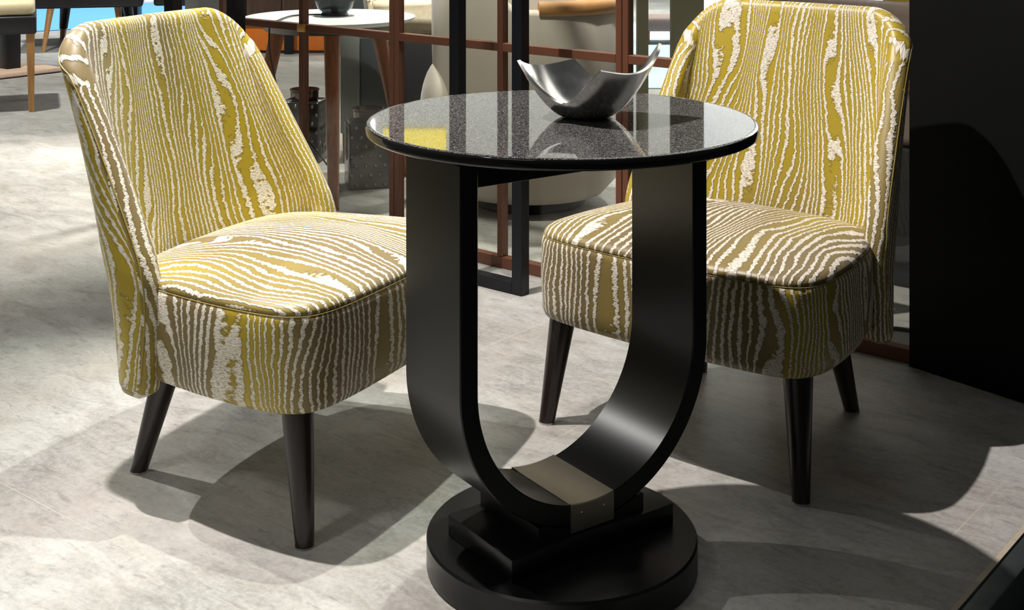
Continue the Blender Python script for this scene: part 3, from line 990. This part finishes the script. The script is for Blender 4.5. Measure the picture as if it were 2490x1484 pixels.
# wood sideboard; orange glow painted into the lower front
sb = empty('sideboard', (-1.5, 8.95, 0), 0, 'dark brown sideboard with orange glow painted on its lower front behind the white table', 'sideboard')
link('carcass', box_me('carcass', -0.55, 0.42, 0.0, 0.40, 0.235, 0.95, 0.004), M['brown_panel'], sb)
for i in range(4):
    x0 = -0.545 + 0.242 * i
    link('door', box_me('door', x0, x0 + 0.236, -0.018, -0.0005, 0.245, 0.94, 0.003), M['brown_panel'], sb)
link('lower_front', box_me('lower_front', -0.54, 0.42, 0.05, 0.38, 0.02, 0.2345, 0.004), M['orange'], sb)
for x in (-0.50, -0.02, 0.36):
    link('foot', box_me('foot', x - 0.03, x + 0.03, 0.0, 0.045, 0.0, 0.2345, 0.002), M['black_metal'], sb)

# right of the tub chair, far back: olive posts, taupe bench, rug
for (px, w_, Y, lab) in ((1563, 0.060, 6.9, 'narrow olive display post beyond the glass beside the tub chair'), (1672, 0.165, 6.6, 'wide olive display panel beyond the glass, next to the armchair back')):
    X = (px - 1245) / 3200 * Y
    o = link('display_post', box_me('display_post', X - w_ / 2, X + w_ / 2, Y, Y + 0.06, 0, 2.0, 0.003), M['olive'])
    tag(o, lab, 'display panel', 'olive display panels')
o = link('pale_rug', box_me('pale_rug', 0.45, 2.2, 7.4, 11.0, 0.0, 0.006), M['pale_blue'])
tag(o, 'pale blue rug on the floor beyond the glass, between the olive panels', 'rug')
bn = empty('bench', (1.16, 9.6, 0), 0, 'small taupe upholstered bench on the pale rug beyond the glass', 'bench')
link('seat', box_me('seat', -0.22, 0.22, -0.15, 0.15, 0.10, 0.20, 0.02, 3), M['taupe'], bn)
for x in (-0.18, 0.18):
    for y in (-0.11, 0.11):
        link('leg', taper('leg', (x, y, 0.101), (x, y, 0.006), 0.015, 0.012, 12), M['walnut'], bn)

# taupe headboard and black box behind the right armchair
hb = empty('daybed', PO + DU * 1.02 + DN * 0.52, RZ, 'taupe upholstered daybed behind the glass at the black wall', 'daybed')
link('base', box_me('base', -0.35, 0.65, 0.0, 0.6, 0.05, 0.40, 0.01), M['black_leather'], hb)
link('backrest', box_me('backrest', -0.35, 0.65, 0.0, 0.14, 0.401, 0.80, 0.03, 3), M['taupe'], hb)
for x in (-0.30, 0.60):
    for y in (0.05, 0.55):
        link('foot', taper('foot', (x, y, 0.051), (x, y, 0), 0.02, 0.018, 12), M['black_metal'], hb)
cu = link('cushion', box_me('cushion', -0.05, 0.45, 0.15, 0.30, 0.40, 0.84, 0.05, 4), M['yellow'])
cu.location = hb.location; cu.rotation_euler = hb.rotation_euler
tag(cu, 'yellow cushion leaning on the taupe daybed behind the glass', 'cushion')
cb = link('floor_cable', tube('floor_cable', spline([PO + DU * 0.9 + DN * 0.25 + Vector((0, 0, 0.005)), PO + DU * 1.1 + DN * 0.12 + Vector((0, 0, 0.005)), PO + DU * 1.25 + DN * 0.2 + Vector((0, 0, 0.005)), PO + DU * 1.45 + DN * 0.15 + Vector((0, 0, 0.005))], 10), 0.005), M['cable'])
tag(cb, 'black cable lying on the floor behind the lowest glass pane', 'cable')

# ------------------------------------------------------------------ furniture far left
st = empty('stool', (-2.43 - 0.205 * 1.282, 6.64 + 0.205 * 0.598, 0), radians(20), 'stool with cream cushion, black seat and honey oak legs at the left edge', 'stool')
link('seat', box_me('seat', -0.235, 0.235, -0.235, 0.235, 0.395, 0.487, 0.012, 3), M['black_leather'], st)
link('cushion', box_me('cushion', -0.228, 0.228, -0.228, 0.228, 0.4875, 0.562, 0.03, 4), M['cream'], st)
for x in (-0.205, 0.205):
    for y in (-0.205, 0.205):
        link('leg', taper('leg', (x, y, 0.396), (x + (0.005 if x > 0 else -0.005), y, 0), 0.021, 0.013, square=True), M['oak'], st)

pt = empty('pedestal_table', (-3.07, 8.05, 0), math.atan2(0.773, 0.634), 'black column table on a pale wooden base plate behind the stool', 'table')
link('base_plate', box_me('base_plate', -0.22, 0.22, -0.22, 0.22, 0.006, 0.03, 0.002), wood('pale_wood', (0.55, 0.38, 0.26), (0.68, 0.5, 0.38), 0.5), pt)
link('plinth', box_me('plinth', -0.224, 0.224, -0.224, 0.224, 0.0, 0.0058), M['black_metal'], pt)
link('column', box_me('column', -0.045, 0.045, -0.045, 0.045, 0.0301, 0.70, 0.003), M['black_metal'], pt)
link('table_top', lathe('table_top', [(0, 0.7005), (0.33, 0.7005), (0.335, 0.71), (0.33, 0.725), (0, 0.725)], 64), M['black_metal'], pt)

lc = empty('lounge_chair', (-3.1, 9.62, 0), radians(14), 'black lounge chair on slim tapered legs in front of the blue carpet', 'chair', 'black chairs by the blue carpet')
link('seat', box_me('seat', -0.42, 0.40, -0.42, 0.42, 0.29, 0.44, 0.02, 3), M['black_leather'], lc)
link('backrest', box_me('backrest', -0.42, 0.40, 0.30, 0.42, 0.441, 0.85, 0.02, 3), M['black_leather'], lc)
for k, (x, y) in enumerate(((-0.26, -0.5), (0.26, -0.38), (-0.21, 0.40), (0.30, 0.40))):
    tx, ty = x * 0.85, y * 0.8
    if k < 2:
        link('leg', taper('leg', (tx, ty, 0.291), (x, y, 0), 0.024, 0.013, 12), M['oak'], lc)
    else:
        lg = link('leg', taper('leg', (tx, ty, 0.291), (tx + (x - tx) * 0.75, ty + (y - ty) * 0.75, 0.07), 0.043, 0.030, 12), M['black_leather'], lc)
        link('leg_tip', taper('leg_tip', (tx + (x - tx) * 0.75, ty + (y - ty) * 0.75, 0.07), (x, y, 0), 0.024, 0.02, 12), M['oak'], lg)
dc = copy_tree(lc)
dc.location = (-2.16, 9.80, 0.0); dc.rotation_euler = (0, 0, radians(180))
tag(dc, 'black chair half hidden above the back of the side-on gold armchair', 'chair', 'black chairs by the blue carpet')
bt = empty('bar_table', (-3.07, 10.62, 0.0065), 0, 'black table leg column rising behind the side-on gold armchair', 'table')
link('column', box_me('column', -0.065, 0.065, -0.065, 0.065, 0.015, 0.72, 0.003), M['black_metal'], bt)
link('base_plate', box_me('base_plate', -0.22, 0.22, -0.22, 0.22, 0.0, 0.0149, 0.002), M['black_metal'], bt)
link('table_top', box_me('table_top', -0.3, 0.3, -0.3, 0.3, 0.7205, 0.75, 0.004), M['black_metal'], bt)
gc = link('column', box_me('column', -0.075, 0.075, -0.075, 0.075, 0, 2.6, 0.003), M['grey_column'])
gc.location = (-1.39, 6.0, 0); gc.rotation_euler = (0, 0, radians(-52))
tag(gc, 'dark grey square display column behind the side-on gold armchair', 'column', kind='thing')

# high panels of the far stand, seen as reflections in the granite
ys = link('yellow_sign', box_me('yellow_sign', -1.82, -0.93, 18.55, 18.6, 3.74, 4.8, 0.005), lit('yellow_lightbox', (0.75, 0.60, 0.06), 0.75))
tag(ys, 'plain backlit yellow panel high on the grey hall wall', 'sign panel')
ws = link('white_sign', box_me('white_sign', -2.35, -1.93, 18.55, 18.6, 3.6, 4.6, 0.005), lit('white_lightbox', (0.95, 0.95, 0.97), 1.6))
tag(ws, 'plain backlit white panel high on the grey hall wall', 'sign panel')

bw = link('booth_wall', box_me('booth_wall', 1.72, 10.5, 12.0, 12.1, 0.0, 4.8, 0.005), M['white_floor'])
tag(bw, 'pale booth wall far behind the front-facing armchair', 'booth wall', kind='thing')

# ------------------------------------------------------------------ lights
def spot(name, loc, target, power, color, size=70, blend=0.5, radius=0.04):
    l = bpy.data.lights.new(name, 'SPOT')
    l.energy = power; l.color = color; l.spot_size = radians(size); l.spot_blend = blend; l.shadow_soft_size = radius
    o = bpy.data.objects.new(name, l)
    o.location = loc
    o.rotation_euler = (Vector(target) - Vector(loc)).to_track_quat('-Z', 'Y').to_euler()
    COL.objects.link(o)
    return o
def area(name, loc, target, power, color, sx, sy):
    l = bpy.data.lights.new(name, 'AREA')
    l.energy = power; l.color = color; l.shape = 'RECTANGLE'; l.size = sx; l.size_y = sy
    o = bpy.data.objects.new(name, l)
    o.location = loc
    o.rotation_euler = (Vector(target) - Vector(loc)).to_track_quat('-Z', 'Y').to_euler()
    COL.objects.link(o)
    return o
PINK = (1.0, 0.93, 0.90); NEUT = (1.0, 0.98, 0.92); GRN = (0.96, 1.0, 0.90)
spot('key_spot', (-1.24, 2.68, 3.6), (0.5, 2.4, 0.0), 760, PINK, 56, 0.6, 0.03)
spot('top_spot', (-0.35, 3.22, 3.8), (-0.95, 2.35, 0.0), 410, GRN, 32, 0.5, 0.025)
spot('rear_left_spot', (-3.28, 4.32, 3.6), (-0.90, 2.45, 0.0), 500, NEUT, 31, 1.0, 0.025)
spot('front_spot', (-2.4, 0.3, 3.5), (-0.55, 2.4, 0.3), 130, NEUT, 24, 0.8, 0.25)
area('front_fill', (-1.6, -0.6, 3.4), (-0.2, 2.4, 0.3), 5, NEUT, 1.4, 0.8)
spot('aisle_spot', (-2.6, 5.4, 3.8), (-2.1, 4.75, 0.0), 1100, (1.0, 0.95, 0.86), 44, 0.8, 0.05)
spot('middle_spot', (-0.1, 3.5, 3.8), (0.05, 3.35, 0.0), 160, NEUT, 24, 0.6, 0.05)
spot('lounge_spot', (-0.6, 5.5, 3.8), (-0.4, 5.3, 0.3), 700, NEUT, 54, 0.6, 0.06)
spot('sofa_spot', (-0.5, 3.9, 2.9), (-0.3, 5.72, 0.58), 420, (1.0, 0.96, 0.88), 22, 0.6, 0.06)
spot('tub_spot', (-0.5, 3.3, 3.7), (0.12, 4.5, 0.55), 600, NEUT, 27, 0.7, 0.06)
spot('lounge_side_spot', (1.6, 6.8, 3.8), (0.9, 6.2, 0.2), 420, NEUT, 60, 0.6, 0.06)
spot('stool_spot', (-2.9, 5.8, 3.8), (-2.7, 7.0, 0.2), 700, NEUT, 66, 0.6, 0.06)
spot('carpet_spot', (-3.4, 11.0, 6.0), (-3.4, 11.6, 0.0), 2500, (0.95, 0.98, 1.0), 70, 0.5, 0.3)
spot('far_spot', (1.4, 9.5, 6.0), (1.4, 10.2, 0.0), 2600, (0.95, 0.98, 1.0), 64, 0.5, 0.3)
spot('wall_spot', (-1.0, 12.5, 6.5), (-1.0, 18.6, 3.0), 3500, NEUT, 110, 0.5, 0.3)
spot('wall_side_spot', (11.0, 12.0, 6.5), (12.0, 18.6, 3.0), 3500, NEUT, 110, 0.5, 0.3)
spot('booth_spot', (2.6, 9.3, 5.5), (2.8, 12.0, 2.2), 1000, (0.92, 0.97, 1.0), 95, 0.5, 0.1)
spot('added_side_spot', (6.6, 8.8, 5.8), (6.8, 12.0, 2.6), 5200, (1.0, 0.98, 0.95), 110, 0.5, 0.1)  # added to whiten the wall that the bowl mirrors
area('bowl_fill_overhead', (5.0, 8.0, 7.0), (5.0, 8.0, 0.0), 300, NEUT, 9, 7)  # unseen overhead light, added to brighten the bowl's reflections
area('bowl_fill_rear', (3.5, 16.0, 6.8), (0.2, 2.2, 0.8), 70, NEUT, 12, 3.6)  # added rear fill, out of view, reflected inside the bowl
area('bowl_fill_side', (9.0, 14.0, 4.2), (0.2, 2.2, 0.8), 30, NEUT, 6, 2.4)  # made-up far light, put in for the bowl's inner left side

w = bpy.data.worlds.new('world')
w.use_nodes = True
w.node_tree.nodes['Background'].inputs[0].default_value = (0.95, 1.0, 0.97, 1)
w.node_tree.nodes['Background'].inputs[1].default_value = 0.042
scene.world = w

vs = scene.view_settings
vs.view_transform = 'Standard'
vs.look = 'None'
vs.exposure = 0.0
vs.gamma = 1.0
vs.use_curve_mapping = False
